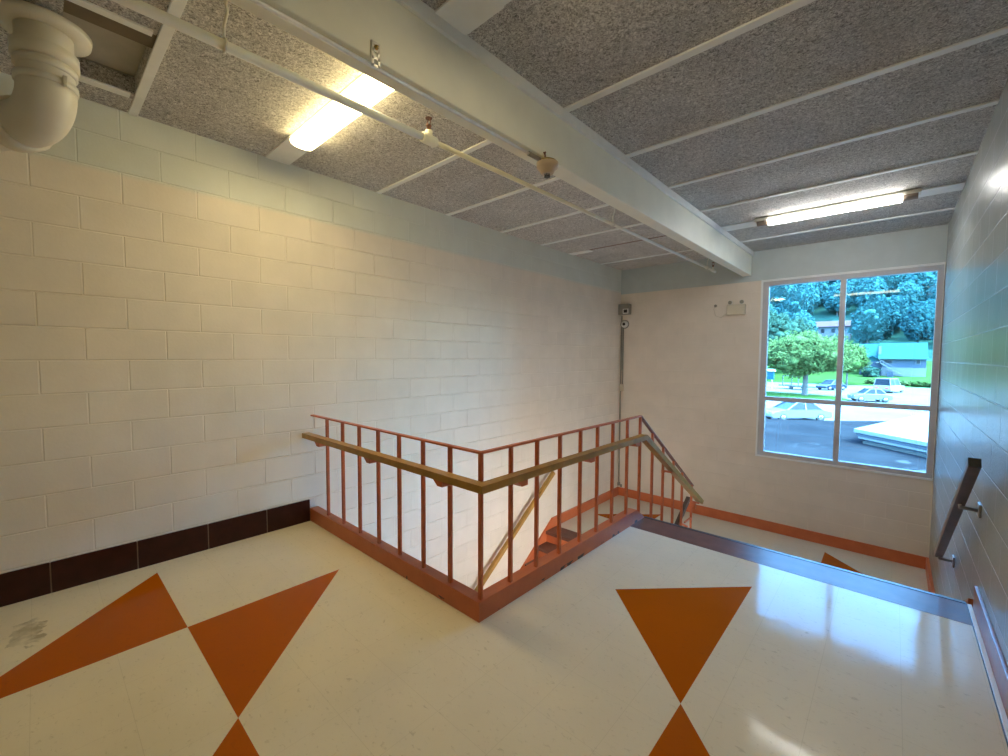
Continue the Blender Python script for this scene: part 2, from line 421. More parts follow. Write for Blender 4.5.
# base boards
f = MB(); joints = [.64 - .4064*k for k in range(-3, 8)]
ys = sorted([YN] + [y for y in joints if YN < y < 1.8] + [1.803])
for a, b in zip(ys, ys[1:]): f.box((0, a+.003, 0), (.013, b-.003, .192), .003)
f.mi = 1; f.box((0, YN, 0), (.009, 1.803, .188))
struct(f.build('baseboard_left', [M_TILE, M_GROUT]), 'dark brown glazed tile base along the left wall')
SL = .72
f = MB(); f.side([(YB-.013, ZL), (YB-.013, ZL+.147), (5.43, ZL+.147), (3.6, ZL+.147-SL*1.83), (3.6, ZL-.2-SL*1.83), (5.25, ZL-.20)], 0, .03)
struct(f.build('baseboard_stair', M_OR), 'orange base following the landing and lower stairs')
struct(MB().box((0, YB-.026, ZL), (XR, YB, ZL+.15), .004).build('baseboard_far', M_OR), 'orange base below the window wall')
f = MB(); f.side([(YB-.026, ZL), (YB-.026, ZL+.15), (5.75, ZL+.15), (3.95, .02), (3.95, -.2), (5.4, ZL)], XR-.026, XR)
struct(f.build('baseboard_right', M_OR), 'orange base beside the landing under the right wall')
f = MB(); f.box((XR-.016, YN, 0), (XR, 3.86, .14), .004)
struct(f.build('baseboard_right_upper', M_MAR), 'maroon base along the right wall')
f = MB(); f.box((XR-.035, YN, -.02), (XR-.016, 3.90, .006), .002); f.mi = 1; f.box((XR-.04, YN, -.02), (XR-.0345, 3.90, .003))
struct(f.build('trim_1', [M_TRIMW, M_DARK]), 'pale joint strip at the foot of the right wall')

# ------------------------------------------------------------------ window
win = bpy.data.objects.new('window_1', None); C.objects.link(win); win.location = (WX0, YB, WZ0); struct(win, 'four-pane aluminium window above the landing')
def wpart(b, name, m): 
    o = b.build(name, m, win); o.data.transform(Matrix.Translation((-WX0, -YB, -WZ0))); return o
f = MB(); ya, yb = YB-.02, YB+.10
for a, b in (((WX0, WZ0), (WX1, WZ0+.025)), ((WX0, WZ1-.028), (WX1, WZ1)), ((WX0, WZ0), (WX0+.025, WZ1)), ((WX1-.006, WZ0), (WX1, WZ1))):
    f.box((a[0], ya, a[1]), (b[0], YB+.05, b[1]), .003)
wpart(f, 'window_trim', M_TRIMW)
f = MB(); ya, yb = YB-.008, YB+.07
for a, b in (((WX0+.025, WZ0+.025), (WX1-.006, WZ0+.085)), ((WX0+.025, WZ1-.09), (WX1-.006, WZ1-.028)), ((WX0+.025, WZ0+.085), (2.362, WZ1-.09)), ((4.108, WZ0+.085), (WX1-.006, WZ1-.09))):
    f.box((a[0], ya, a[1]), (b[0], yb, b[1]), .004)
wpart(f, 'window_frame', M_ALU)
wpart(MB().box((3.192, ya, WZ0+.085), (3.254, yb, WZ1-.09), .004), 'mullion', M_ALU)
for x0, x1 in ((2.362, 3.192), (3.254, 4.108)):
    wpart(MB().box((x0, ya, .815), (x1, yb, .875), .004), 'transom', M_ALU)
    for z0, z1 in ((WZ0+.085, .815), (.875, WZ1-.09)):
        wpart(MB().box((x0-.005, YB+.058, z0-.005), (x1+.005, YB+.064, z1+.005)), 'pane', M_GLASS)

# ------------------------------------------------------------------ stair railing
RX, RY = 2.112, 1.841
rl = thing('stair_railing', 'orange steel railing with gold-brown handrail around the stairwell', 'railing', (RX, RY, .11))
def rpart(b, name, m):
    o = b.build(name, m, rl); o.data.transform(Matrix.Translation((-RX, -RY, -.11))); return o
ZT = .932; BEND = 3.833; SLOPE = .672; YE = 5.215
rpart(MB().box((0, RY-.016, ZT-.006), (RX+.016, RY+.016, ZT+.006), .002).box((RX-.016, RY+.016, ZT-.006), (RX+.016, BEND, ZT+.006), .002)
      , 'top_rail', M_RAIL)
rpart(MB().bar((RX, BEND-.004, ZT), (RX, YE+.02, ZT-SLOPE*(YE+.02-BEND)), .032, .014, bev=.002), 'top_rail', M_RAILD)['label'] = 'worn dark sloping rail'
def post(x, y, z0, z1): rpart(MB().box((x-.011, y-.011, z0), (x+.011, y+.011, z1), .002), 'baluster', M_RAIL)
for x in (.283, .548, .807, 1.071, 1.331, 1.594, 1.854): post(x, RY, .108, ZT-.004)
post(RX, RY, .108, ZT-.004)
for y in (2.09, 2.341, 2.593, 2.849, 3.089, 3.332, 3.585, 3.833): post(RX, y, .108 if y < 3.7 else .05, ZT-.004)
for y in (4.107, 4.37, 4.646, 4.906, YE):
    post(RX, y, .1115-.664*(y-3.745)-.01, ZT-SLOPE*(y-BEND)-.003)
# handrail: flat bar running in front of the balusters
HW, HHt = .062, .041; HF = 1.75; HZ = .765; hx = 2.213-HW/2; hy = HF+HW/2
HB, HE = 3.74, 5.33
f = MB(); f.prism([(0.0, HF), (2.213, HF), (2.213, HB), (2.213-HW, HB), (2.213-HW, HF+HW), (0.0, HF+HW)], HZ-HHt/2, HZ+HHt/2)
f.side([(HB, HZ+HHt/2), (HB+.025, HZ+HHt/2), (HE, -.185), (HE-.03, -.22), (HB-.002, HZ-HHt/2)], 2.213-HW, 2.213)
hr = rpart(f, 'handrail', M_GOLD); hr['label'] = 'gold-brown flat handrail'
def tri_bracket(p, along):           # small gusset from post to handrail
    x, y = p; f = MB()
    zt = HZ-HHt/2-.001
    if along == 'x': f.front([(x-.055, zt), (x+.03, zt), (x+.03, zt-.034), (x-.015, zt-.034)], HF+.006, RY-.0115)
    else: f.side([(y-.05, zt), (y+.045, zt), (y+.045, zt-.034), (y-.01, zt-.034)], RX+.0115, 2.213-.006)
    rpart(f, 'bracket', M_RAIL)
for x in (.283, 1.071, 1.854): tri_bracket((x, RY), 'x')
for y in (2.09, 2.849, 3.585): tri_bracket((RX, y), 'y')
for y in (4.37, YE):
    z = HZ - .62*(y-HB) - HHt/2 - .012
    rpart(MB().box((RX+.008, y-.016, z-.016), (2.2, y+.016, z-.002), .002).box((RX-.012, y-.014, z-(.03 if y < 5 else .085)), (RX+(.014 if y < 5 else .05), y+.014, z), .002), 'bracket', M_RAIL)
rpart(MB().box((RX-.009, YE-.20, -.385), (RX+.009, YE, -.37), .002), 'bracket', M_RAIL)
# dark rail of the lower flight, hung from the last balusters
lr = thing('lower_handrail', 'dark handrail descending behind the end post of the orange railing', 'handrail', (1.985, 5.5, -.25))
o = MB().bar((0, 0, 0), (0, -2.2, -2.2*.62), .045, .05, bev=.004).build('rail', M_DKRAIL, lr)
for t in (.3, 1.3, 2.0): MB().bar((.0, -t, -t*.62-.02), (.10, -t, -t*.62-.06), .018, .018, side=(0, 1, 0)).build('bracket', M_RAIL, lr)

# wall handrails
wl = thing('wall_handrail', 'gold-brown handrail slanting down the left wall of the stairwell', 'handrail', (.085, 5.334, -.266))
MB().bar((0, .02, .0), (0, -2.45, -1.81), .05, .055, bev=.004).build('rail', M_GOLD, wl)
for t in (.25, 1.2, 2.1):
    z = -t*.7387
    MB().tube([(0, -t, z-.02), (0, -t, z-.06), (-.075, -t, z-.075)], .009, 10).lathe([(0, .028), (.008, .026)], (-.0845, -t, z-.075), (1, 0, 0), 14).build('bracket', M_STEEL, wl)
wr = thing('wall_handrail', 'short worn steel handrail on the right wall beside the window', 'handrail', (4.088, 3.45, .925))
d = Vector((0, 1.62, -1.62*.645))
MB().bar((0, 0, 0), d, .048, .05, bev=.005).build('rail', M_DKRAIL, wr)['label'] = 'worn dark square rail'
for t in (.30, .97):
    q = d*t
    MB().tube([(0, q.y, q.z-.02), (0, q.y, q.z-.045), (.075, q.y+.01, q.z-.05)], .011, 12).box((.074, q.y-.03, q.z-.085), (.085, q.y+.045, q.z-.005), .004).build('bracket', M_STEEL, wr)
MB().bar(-d.normalized()*.006, d.normalized()*.001, .046, .048).build('end_cap', M_DARK, wr)

# ------------------------------------------------------------------ ceiling lamps
def lamp(loc, label, m, warm, L=1.22, W=.165, H=.062, grp='ceiling lamps'):
    t = thing('ceiling_lamp', label, 'lamp', loc, 0, None)
    MB().box((-L/2, -W/2+.01, -.022), (L/2, W/2-.01, 0), .004).build('housing', M_LIGHTBODY, t)
    prof = []
    for k in range(9):
        a = math.pi*k/8; prof.append((-W/2*math.cos(a), -.02-(H-.02)*math.sin(a)**.6))
    MB().side(prof, -L/2+.012, L/2-.012).build('lens', m, t)
    for s in (-1, 1):
        x0, x1 = sorted((s*(L/2-.012), s*(L/2+.004)))
        MB().side([(y*1.03, z*1.03+.001) for y, z in prof] , x0, x1).build('end_cap', M_LIGHTBODY, t)
    return t
lamp((1.10, 1.585, ZC-.010), 'warm glowing fluorescent ceiling lamp between the beam and left wall', E_WARM, True)
lamp((3.20, 1.60, ZC-.010), 'ceiling lamp overhead on the viewer side of the beam', E_DIM, True)
def tube_lamp(loc, label, L=1.10):
    t = thing('tube_lamp', label, 'lamp', loc)
    MB().box((-L/2-.13, -.055, -.035), (L/2+.13, .055, 0), .004).build('housing', M_LIGHTBODY, t)
    prof = [(-.062, -.030), (-.058, -.055), (-.035, -.078), (0, -.085), (.035, -.078), (.058, -.055), (.062, -.030)]
    MB().side(prof, -L/2, L/2).build('lens', E_COOL, t)
    for s in (-1, 1):
        x0, x1 = sorted((s*L/2, s*(L/2+.11)))
        MB().side([(y*.8, z*.9-.002) for y, z in prof], x0, x1).build('socket', M_SOCK, t)
    return t
tube_lamp((3.21, 5.83, ZC-.010), 'long white fluorescent tube lamp on ceiling in front of the window')

# added fill light, out of view, to brighten the left wall of the stairwell
sl_ = thing('stairwell_fill_lamp', 'added unseen fill lamp low in the stairwell on the core wall under the railing', 'lamp', (2.06, 4.55, -1.0))
MB().box((-.05, -.62, -.09), (.001, .62, .09), .008).build('housing', M_LIGHTBODY, sl_)
MB().box((-.10, -.58, -.07), (-.049, .58, .07), .02).build('lens', emit('stairwell_fill_lens', (1.0, .97, .92), FILL_WELL), sl_)

# ------------------------------------------------------------------ pipes at the ceiling
PX = 1.70
def pz(y): return 2.715 + .0062*(y-.4)
sp = thing('sprinkler_pipe', 'thin cream sprinkler pipe hanging below the ceiling beside the beam', 'pipe', (PX, 0, 0))
MB().tube([(0, YN, pz(YN)), (0, 1.78, pz(1.78))], .021, 16).build('pipe', M_PIPE, sp)
MB().tube([(0, 1.78, pz(1.78)), (0, 7.2, pz(7.2))], .0155, 14).build('pipe', M_PIPE, sp)
def head(y, big):
    z = pz(y); r = .03 if big else .024
    t = MB().tube([(0, y-.05, z), (0, y-.04, z), (0, y+.04, z), (0, y+.05, z)], 0, 16, True, [r-.004, r, r, r-.004]).tube([(0, y, z), (0, y, z+.05)], r-.008, 14).build('tee', M_PIPE, sp)
    h = MB().lathe([(.05, .011), (.075, .011), (.076, .015), (.083, .015)], (0, y, z), (0, 0, 1), 12)
    for s in (-1, 1): h.tube([(s*.012, y, z+.08), (s*.016, y, z+.098), (s*.004, y, z+.118)], .003, 6)
    h.lathe([(.118, .019), (.122, .021), (.125, .005)], (0, y, z), (0, 0, 1), 12)
    h.build('sprinkler_head', M_RUST, sp)
head(1.815, True); head(7.13, False)
MB().tube([(0, 7.19, pz(7.19)), (0, 7.235, pz(7.2))], .019, 14).build('end_cap', M_PIPE, sp)
def hanger(y):
    z = pz(y); r = .02 if y > 1.8 else .026
    f = MB()
    f.tube([(r*math.sin(2*math.pi*k/14), y, z+r*math.cos(2*math.pi*k/14)) for k in range(15)], .0055, 6)
    f.tube([(0, y, z+r), (0, y, z+r+.05), (.012, y+.01, z+r+.1), (.004, y, ZC-.012-.02), (.004, y, ZC-.01)], .0065, 6)
    f.build('hanger', M_GALV, sp)
for y in (.78, 4.03, 6.85): hanger(y)

cx, cz = 2.105, 2.668
cn = thing('conduit', 'thin metal conduit running along the underside of the beam', 'conduit', (cx, 0, cz))
MB().tube([(0, YN, 0), (0, 2.34, 0)], .0085, 10).build('tube', M_GALV, cn)
MB().tube([(0, 2.24, 0), (0, 2.345, 0)], .013, 12).build('coupling', M_GREYM, cn)
br = thing('slotted_bracket', 'small slotted steel bracket bolted to the beam above the conduit', 'bracket', (2.128, 1.21, 2.652))
f = MB()
for z in (0, .030, .060, .090): f.box((0, -.017, z), (.004, .017, z+.011))
f.box((0, -.019, 0), (.004, -.010, .101)); f.box((0, .010, 0), (.004, .019, .101)); f.box((-.0025, -.021, 0), (.004, -.017, .101))
f.build('slotted_strip', M_GALV, br)
MB().lathe([(0, .010), (.006, .010), (.007, .004), (.014, .004)], (.004, 0, .078), (1, 0, 0), 6).build('bolt', M_BRASS, br)
hd = thing('heat_detector', 'small beige heat detector with brass top at the conduit end', 'detector', (2.125, 2.40, 2.59))
MB().lathe([(0, .034), (.006, .040), (.034, .056), (.036, .064), (.066, .068), (.068, .060)], (0, 0, 0), (0, 0, 1), 24).build('cup', M_BEIGE, hd)
MB().lathe([(.068, .060), (.070, .058), (.078, .056), (.082, .026), (.094, .024), (.098, .010)], (0, 0, 0), (0, 0, 1), 20).build('mounting_plate', M_BRASS, hd)
f = MB()
for k in range(6):
    a = k*math.pi/3; f.tube([(.014*math.cos(a), .014*math.sin(a), 0), (.014*math.cos(a), .014*math.sin(a), -.016)], .0035, 6)
f.lathe([(-.018, .019), (-.014, .019)], (0, 0, 0), (0, 0, 1), 14); f.build('sensor_cage', M_DARK, hd)
MB().lathe([(0, .008), (.02, .008), (.022, .011), (.030, .011)], (-.004, -.02, .098), (.2, -.5, 1), 8).build('bolt', M_RUST, hd)

# big plastic drain elbow
dx, dy = .715, .30
dp = thing('drain_pipe', 'large white plastic drain elbow dropping from the ceiling opening', 'pipe', (dx, dy, 2.58))
DT = ZC-.003-2.58
ux, uy = -.86, -.51; BR = .135
MB().tube([(0, 0, DT), (0, 0, BR)], .100, 28, True).build('pipe', M_PVC, dp)
def el(a): return (ux*BR*(1-math.cos(a)), uy*BR*(1-math.cos(a)), BR-BR*math.sin(a))
arc = [(0, 0, BR+.03)] + [el(math.pi/2*k/10) for k in range(11)] + [(ux*(BR+.03), uy*(BR+.03), 0)]
MB().tube(arc, .104, 28).build('elbow', M_PVC, dp)
MB().lathe([(BR+.015, .104), (BR+.018, .111), (BR+.045, .111), (BR+.048, .104)], (0, 0, 0), (0, 0, 1), 28).build('band', M_PVC, dp)
MB().lathe([(BR+.085, .101), (BR+.088, .110), (BR+.115, .110), (BR+.118, .101)], (0, 0, 0), (0, 0, 1), 28).build('band', M_PVC, dp)
MB().lathe([(BR+.125, .101), (BR+.128, .118), (BR+.185, .118), (BR+.188, .106)], (0, 0, 0), (0, 0, 1), 28).build('hub', M_PVC, dp)
t0, t1 = BR+.015, BR+.10
MB().tube([(ux*t, uy*t, 0) for t in (t0, t0+.005, t1, t1+.005)], 0, 28, True, [.105, .120, .120, .108]).build('hub', M_PVC, dp)
MB().tube([(ux*t, uy*t, 0) for t in (t1, t1+.5)], .100, 24).build('pipe', M_PVC, dp)
MB().lathe([(DT-.055, .105), (DT-.052, .163), (DT-.022, .168), (DT-.018, .105)], (0, 0, 0), (0, 0, 1), 40).build('escutcheon', M_PVC, dp)
MB().box((.085, .050, BR+.012), (.112, .066, BR+.055), .003).build('clamp_screw', M_PVC, dp)

# ------------------------------------------------------------------ devices on the window wall
em = thing('emergency_light', 'beige emergency light with two lamp heads left of the window', 'light', (1.94, YB, 2.11))
MB().box((-.128, -.075, 0), (.128, -.002, .155), .012).build('body', M_BEIGE if False else mat('cream_plastic', (.60, .54, .43), .45, var=.03), em)
for s, yy in ((-.075, -.055), (.07, -.06)):
    MB().tube([(s, -.04, .15), (s, -.04, .182)], .012, 10).lathe([(0, .012), (.012, .026), (.045, .033)], (s, yy+.03, .195), (.25 if s > 0 else -.2, -1, -.15), 16).build('lamp_head', M_WHITEP, em)
    MB().lathe([(.045, .029), (.049, .027)], (s, yy+.03, .195), (.25 if s > 0 else -.2, -1, -.15), 16).build('lamp_lens', M_GREYM, em)
cs = thing('cable_stub', 'small dark cable stub on the wall left of the emergency light', 'cable', (1.63, YB, 2.27))
MB().lathe([(0, .022), (.004, .022), (.005, .012), (.016, .010)], (0, -.001, 0), (0, -1, 0), 14).build('wall_plate', M_GREYM, cs)
MB().tube([(0, -.012, 0), (-.02, -.02, -.05), (.01, -.015, -.16), (.09, -.012, -.19), (.18, -.012, -.12)], .004, 6).build('cable', mat('cream_plastic', (.60, .54, .43)), cs)

jb = thing('junction_box', 'grey metal box with square dark face high in the wall corner', 'box', (.12, YB, 2.22))
MB().box((-.117, -.115, .0), (.085, -.002, .19), .004).build('housing', M_GREYM, jb)
MB().box((-.02, -.135, .010), (.085, -.1145, .10), .005).build('face_plate', M_WHITEP, jb)
MB().box((.0, -.139, .028), (.068, -.134, .085), .002).build('screen', M_DARK, jb)
cm = thing('dome_camera', 'small round white dome device with dark centre under the corner box', 'camera', (.085, YB, 2.05))
MB().lathe([(0, .08), (.012, .08), (.015, .074)], (0, -.002, 0), (.15, -1, 0), 22).build('base', M_GREYM, cm)
MB().lathe([(.0, .064), (.016, .064), (.042, .052), (.048, .028)], (0.002, -.016, 0), (.15, -1, 0), 22).build('ring', M_WHITEP, cm)
MB().lathe([(.0, .028), (.010, .024), (.014, .008)], (.008, -.062, 0), (.15, -1, 0), 16).build('lens', M_DARK, cm)
cp = thing('corner_conduit', 'thin grey conduit running down the wall corner below the dome device', 'conduit', (.03, YB-.02, -.98))
MB().tube([(.03, 0, 2.99), (.03, 0, 2.2)], .011, 10).tube([(.0, .0, 3.19), (.0, 0, 1.9), (.0, 0, .06)], .011, 10).tube([(.035, 0, 2.98), (.035, .004, 1.92)], .009, 8).build('tube', M_GREYM, cp)
MB().box((-.022, -.02, 1.80), (.05, .018, 1.93), .004).build('coupling_box', mat('cream_plastic', (.60, .54, .43)), cp)
MB().box((-.02, -.018, .02), (.022, .016, .08), .004).box((.03, -.01, .0), (.06, .016, .05), .004).build('floor_clip', M_GREYM, cp)
#EXTERIOR
# ------------------------------------------------------------------ outdoors
OUT = .48                        # darkens outdoor colours to offset the boosted sky light
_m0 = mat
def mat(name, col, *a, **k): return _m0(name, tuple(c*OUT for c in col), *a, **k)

GZ = -3.5
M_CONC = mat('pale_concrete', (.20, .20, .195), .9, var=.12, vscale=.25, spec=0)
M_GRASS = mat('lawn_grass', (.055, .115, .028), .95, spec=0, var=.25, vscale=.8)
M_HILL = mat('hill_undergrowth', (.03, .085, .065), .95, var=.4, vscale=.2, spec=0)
def roofing():
    m, nt, b, N, L = nodes_of('dark_roof_membrane')
    p = worldpos(nt)
    c = mixrgb(nt, ramp(nt, nz(nt, p, .8, 4), .3, .7), (.012, .0125, .0145), (.018, .019, .0215))
    mp = N('ShaderNodeMapping'); L(p, mp.inputs[0]); mp.inputs['Scale'].default_value = (.9, .55, 1)
    st = ramp(nt, nz(nt, mp.outputs[0], 1.0, 4, .6, 1.6), .66, .70)
    L(mixrgb(nt, mth(nt, 'MULTIPLY', st, .55), c, (.05, .052, .054)), b.inputs['Base Color'])
    b.inputs['Roughness'].default_value = .95; b.inputs['Specular IOR Level'].default_value = .0; return m
M_ROOFD = roofing()
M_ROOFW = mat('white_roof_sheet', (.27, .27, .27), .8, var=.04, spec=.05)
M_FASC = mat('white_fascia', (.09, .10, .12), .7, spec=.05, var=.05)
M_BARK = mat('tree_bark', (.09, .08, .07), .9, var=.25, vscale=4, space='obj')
def leafmat(name, c1, c2):
    m, nt, b, N, L = nodes_of(name)
    v = N('ShaderNodeTexCoord').outputs['Object']; oi = N('ShaderNodeObjectInfo')
    k = mth(nt, 'ADD', mth(nt, 'MULTIPLY', nz(nt, v, .9, 5, .7), .75), mth(nt, 'MULTIPLY', oi.outputs['Random'], .28))
    L(ramp(nt, k, .28, .72, tuple(c*OUT for c in c1), tuple(c*OUT for c in c2)), b.inputs['Base Color']); b.inputs['Roughness'].default_value = .8
    b.inputs['Specular IOR Level'].default_value = .0
    bump(nt, b, nz(nt, v, 2.2, 5, .75), .9, .5); return m
M_LEAF = leafmat('bright_leaves', (.045, .095, .022), (.17, .24, .085))
M_LEAFD = leafmat('dark_leaves', (.016, .055, .045), (.09, .17, .11))
M_LEAF_HAZE = leafmat('haze_tinted_leaves', (.022, .095, .105), (.10, .27, .25))  # blue of the distance haze is mixed into this leaf colour

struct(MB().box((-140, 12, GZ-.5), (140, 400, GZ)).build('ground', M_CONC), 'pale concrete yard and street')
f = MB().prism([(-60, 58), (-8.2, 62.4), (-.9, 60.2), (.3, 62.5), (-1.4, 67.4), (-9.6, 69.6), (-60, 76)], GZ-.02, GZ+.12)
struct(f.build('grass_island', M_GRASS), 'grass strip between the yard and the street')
def terrain(x, y):
    if y < 99: return GZ
    if y < 122: z = GZ+.1 + (y-99)*.05
    elif y < 185: z = GZ+1.25 + (y-122)*.165
    else: z = GZ+1.25+10.4 + (y-185)*.62
    if y > 130: z += noise.noise(Vector((x*.02, y*.02, 0)))*min(4, (y-130)*.06) - max(0, x)*.03*min(1, (y-130)/40)
    return z
def grid(y0, y1, ny, x0, x1, nx, name, m):
    f = MB(); g = []
    for j in range(ny+1):
        y = y0+(y1-y0)*j/ny
        g.append([f.bm.verts.new((x0+(x1-x0)*i/nx, y, terrain(x0+(x1-x0)*i/nx, y))) for i in range(nx+1)])
    for j in range(ny):
        for i in range(nx):
            q = f.bm.faces.new((g[j][i], g[j][i+1], g[j+1][i+1], g[j+1][i])); q.smooth = True
    bot = [f.bm.verts.new((x, y, GZ-3)) for x, y in ((x0, y0), (x1, y0), (x1, y1), (x0, y1))]
    f.bm.faces.new(bot)
    return struct(f.build(name, m))
grid(98.6, 140, 16, -110, 70, 30, 'lawn', M_GRASS)['label'] = 'green lawn beyond the street'
grid(140, 360, 40, -150, 110, 40, 'hillside', M_HILL)['label'] = 'wooded hillside rising behind the houses'

# low wing below the window: dark flat roof and the raised white roof on it
f = MB().prism([(-30, YB+.24), (30, YB+.24), (30, 39.5), (3.45, 22.26), (2.2, 21.1), (0, 19.65), (-30, .0+YB+.3)], GZ, -1.0)
struct(f.build('roof', M_ROOFD), 'dark flat roof below the window')
struct(MB().box((-30, YB+.225, GZ), (-.25, YB+.24, -1.3)).build('wall_wing', M_PLAIN))
A = Vector((2.98, 16.15)); e1 = Vector((.735, -.678)); e2 = Vector((.262, .965))
def quad(i, a, b): return [tuple(A+e1*i+e2*i*.6), tuple(A+e1*a+e2*i*.6), tuple(A+e1*a+e2*b), tuple(A+e1*i+e2*b)]
wr_ = struct(MB().prism(quad(.30, 10, 13.8), -1.0, -.73).build('raised_roof', M_FASC), 'raised white roof standing on the dark flat roof')
MB().prism(quad(.12, 10, 14), -.86, -.80).build('gutter', M_ROOFW, wr_)
MB().prism(quad(.06, 10, 14), -.79, -.715).build('fascia', M_FASC, wr_)
MB().prism(quad(0, 10, 14.1), -.70, -.60).build('roof_sheet', M_ROOFW, wr_)
MB().prism(quad(.24, 10, 13.9), -1.0, -.93).build('painted_shadow_strip', M_DARK, wr_)  # near-black strip stands in for the shade under the roof edge

# cars
M_TYRE = mat('tyre_rubber', (.02, .02, .022), .8)
M_CGLASS = mat('car_glass', (.012, .018, .026), .3, spec=.15)
M_TAIL = mat('red_tail_light', (.55, .02, .03), .3)
M_CHROME = mat('chrome', (.6, .6, .6), .2, .9)
CARB = {}
def car(loc, rz, label, paint, kind='sedan', L=4.7, W=1.8, H=1.45):
    t = thing('car', label, 'car', (loc[0], loc[1], GZ), rz, None)
    z0 = .28; belt = .92 if kind == 'sedan' else 1.08
    if kind == 'sedan': body = [(-L/2, .45), (-L/2+.05, .80), (-L*.30, belt), (L*.26, belt), (L*.45, .78), (L/2, .62), (L/2, .35), (L/2-.1, z0), (-L/2+.1, z0)]
    else: body = [(-L/2, .5), (-L/2+.03, belt), (L*.22, belt), (L*.44, .98), (L/2, .85), (L/2, .4), (L/2-.1, z0), (-L/2+.08, z0)]
    f = MB(); f.front(body, -W/2, W/2)
    bmesh.ops.bevel(f.bm, geom=f.bm.edges[:], offset=.05, segments=2, affect='EDGES', profile=.5)
    f.build('body', paint, t)
    if kind == 'sedan': cab = [(-L*.36, belt-.02), (-L*.20, H), (L*.06, H), (L*.25, belt-.02)]
    else: cab = [(-L*.49, belt-.02), (-L*.44, H), (L*.08, H), (L*.23, belt-.02)]
    def cabin(y, inset, zlift, xs):
        b = MB(); lo = [(cab[0][0]+xs, cab[0][1]), (cab[3][0]-xs, cab[3][1])]; hi = [(cab[1][0]+xs*.6, cab[1][1]-zlift), (cab[2][0]-xs*.6, cab[2][1]-zlift)]
        v = []
        for s in (-1, 1):
            for (x, z), yy in ((lo[0], y), (lo[1], y), (hi[1], y-inset), (hi[0], y-inset)): v.append(b.bm.verts.new((x, s*yy, z)))
        for q in ((0, 1, 2, 3), (7, 6, 5, 4), (0, 4, 5, 1), (1, 5, 6, 2), (2, 6, 7, 3), (3, 7, 4, 0)): b.bm.faces.new([v[i] for i in q])
        return b
    cabin(W/2-.06, .16, .035, .04).build('windows', M_CGLASS, t)
    f = MB(); (x0, _), (x1, zz), (x2, _), (x3, _) = cab
    f.box((x1-.02, -W/2+.20, zz-.05), (x2+.02, W/2-.20, zz+.02), .02)
    for s in (-1, 1):
        y0, y1 = s*(W/2-.055), s*(W/2-.215)
        for (a, b) in (((x0, y0, belt-.03), (x1, y1, zz-.01)), ((x3, y0, belt-.03), (x2, y1, zz-.01)), (((x0+x3)/2-.05, y0, belt-.03), ((x1+x2)/2, y1, zz-.02))):
            f.bar(a, b, .09, .05, side=(1, 0, 0))
    f.build('roof_frame', paint, t)
    for sx in (-L*.31, L*.31):
        for sy in (-1, 1):
            wh = MB().lathe([(0, .20), (.02, .30), (.04, .325), (.17, .325), (.19, .30), (.20, .2)], (sx, sy*(W/2-.19), .325), (0, sy, 0), 20).build('wheel', M_TYRE, t)
            MB().lathe([(0, .19), (.012, .18), (.016, .05)], (sx, sy*(W/2+.0105), .325), (0, sy, 0), 14).build('hub_cap', M_CHROME, wh)
    for s in (-1, 1):
        MB().box((-L/2-.012, s*.55-.22, .62), (-L/2+.12, s*.55+.22, .80), .02).build('tail_light', M_TAIL, t)
        MB().box((L/2-.22, s*.62-.18, .60), (L/2-.02, s*.62+.16, .73), .02).build('headlight', M_CHROME, t)
    return t
P_SILV = mat('silver_car_paint', (.13, .14, .155), .5, .1, space='obj', coat=.5)
P_WHITE = mat('white_car_paint', (.27, .27, .27), .45, space='obj', coat=.5)
P_BLUE = mat('dark_blue_car_paint', (.015, .03, .06), .25, space='obj', coat=.5)
car((-1.89, 40.4), math.atan2(-.697, -.717), 'silver sedan parked nearest, just beyond the dark flat roof', P_SILV, 'sedan', 4.75, 1.8, 1.46)
car((1.89, 63.5), R(205), 'pale silver car in the yard behind the silver sedan, right of the mullion', P_SILV, 'sedan', 3.6, 1.7, 1.45)
car((3.4, 82.0), R(70), 'white van parked by the kerb in front of the grey house', P_WHITE, 'van', 4.4, 2.0, 2.0)
car((-3.1, 81.5), R(235), 'dark blue car on the street behind the bright green tree', P_BLUE, 'sedan', 3.9, 1.75, 1.5)

# utility trailer and notice board on the left of the street
tr = thing('utility_trailer', 'low dark trailer with upright frame on the street left of the tree', 'trailer', (-7.2, 79.0, GZ), R(-38))
MB().box((-2.4, -.9, .45), (2.4, .9, .62), .03).build('bed', M_DARK, tr)
for s in (-1, 1): MB().lathe([(0, .2), (.03, .33), (.18, .33), (.2, .2)], (.2, s*.95, .33), (0, s, 0), 18).build('wheel', M_TYRE, tr)
f = MB()
for x in (-1.7, 1.2):
    for y in (-.8, .8): f.box((x-.05, y-.05, .6), (x+.05, y+.05, 2.1))
for y in (-.8, .8): f.box((-1.75, y-.05, 2.0), (1.25, y+.05, 2.1))
for x in (-1.7, 1.2): f.box((x-.05, -.8, 2.0), (x+.05, .8, 2.1))
f.build('frame', M_DARK, tr)
MB().bar((2.3, 0, .52), (3.6, 0, .5), .12, .1, side=(0, 1, 0)).build('drawbar', M_DARK, tr)
nb = thing('notice_board', 'dark board on two posts at the left edge of the window view', 'sign', (-11.0, 79.5, GZ), R(-35))
for s in (-.7, .7): MB().box((s-.07, -.07, 0), (s+.07, .07, 2.0)).build('post', M_GREYM, nb)
MB().box((-1.0, -.10, 1.4), (1.0, .10, 2.7), .03).build('panel', mat('dark_teal_panel', (.03, .12, .16), .9, spec=0), nb)
MB().side([(-.3, 2.7), (.3, 2.7), (0, 3.05)], -1.15, 1.15).build('board_roof', M_GREYM, nb)

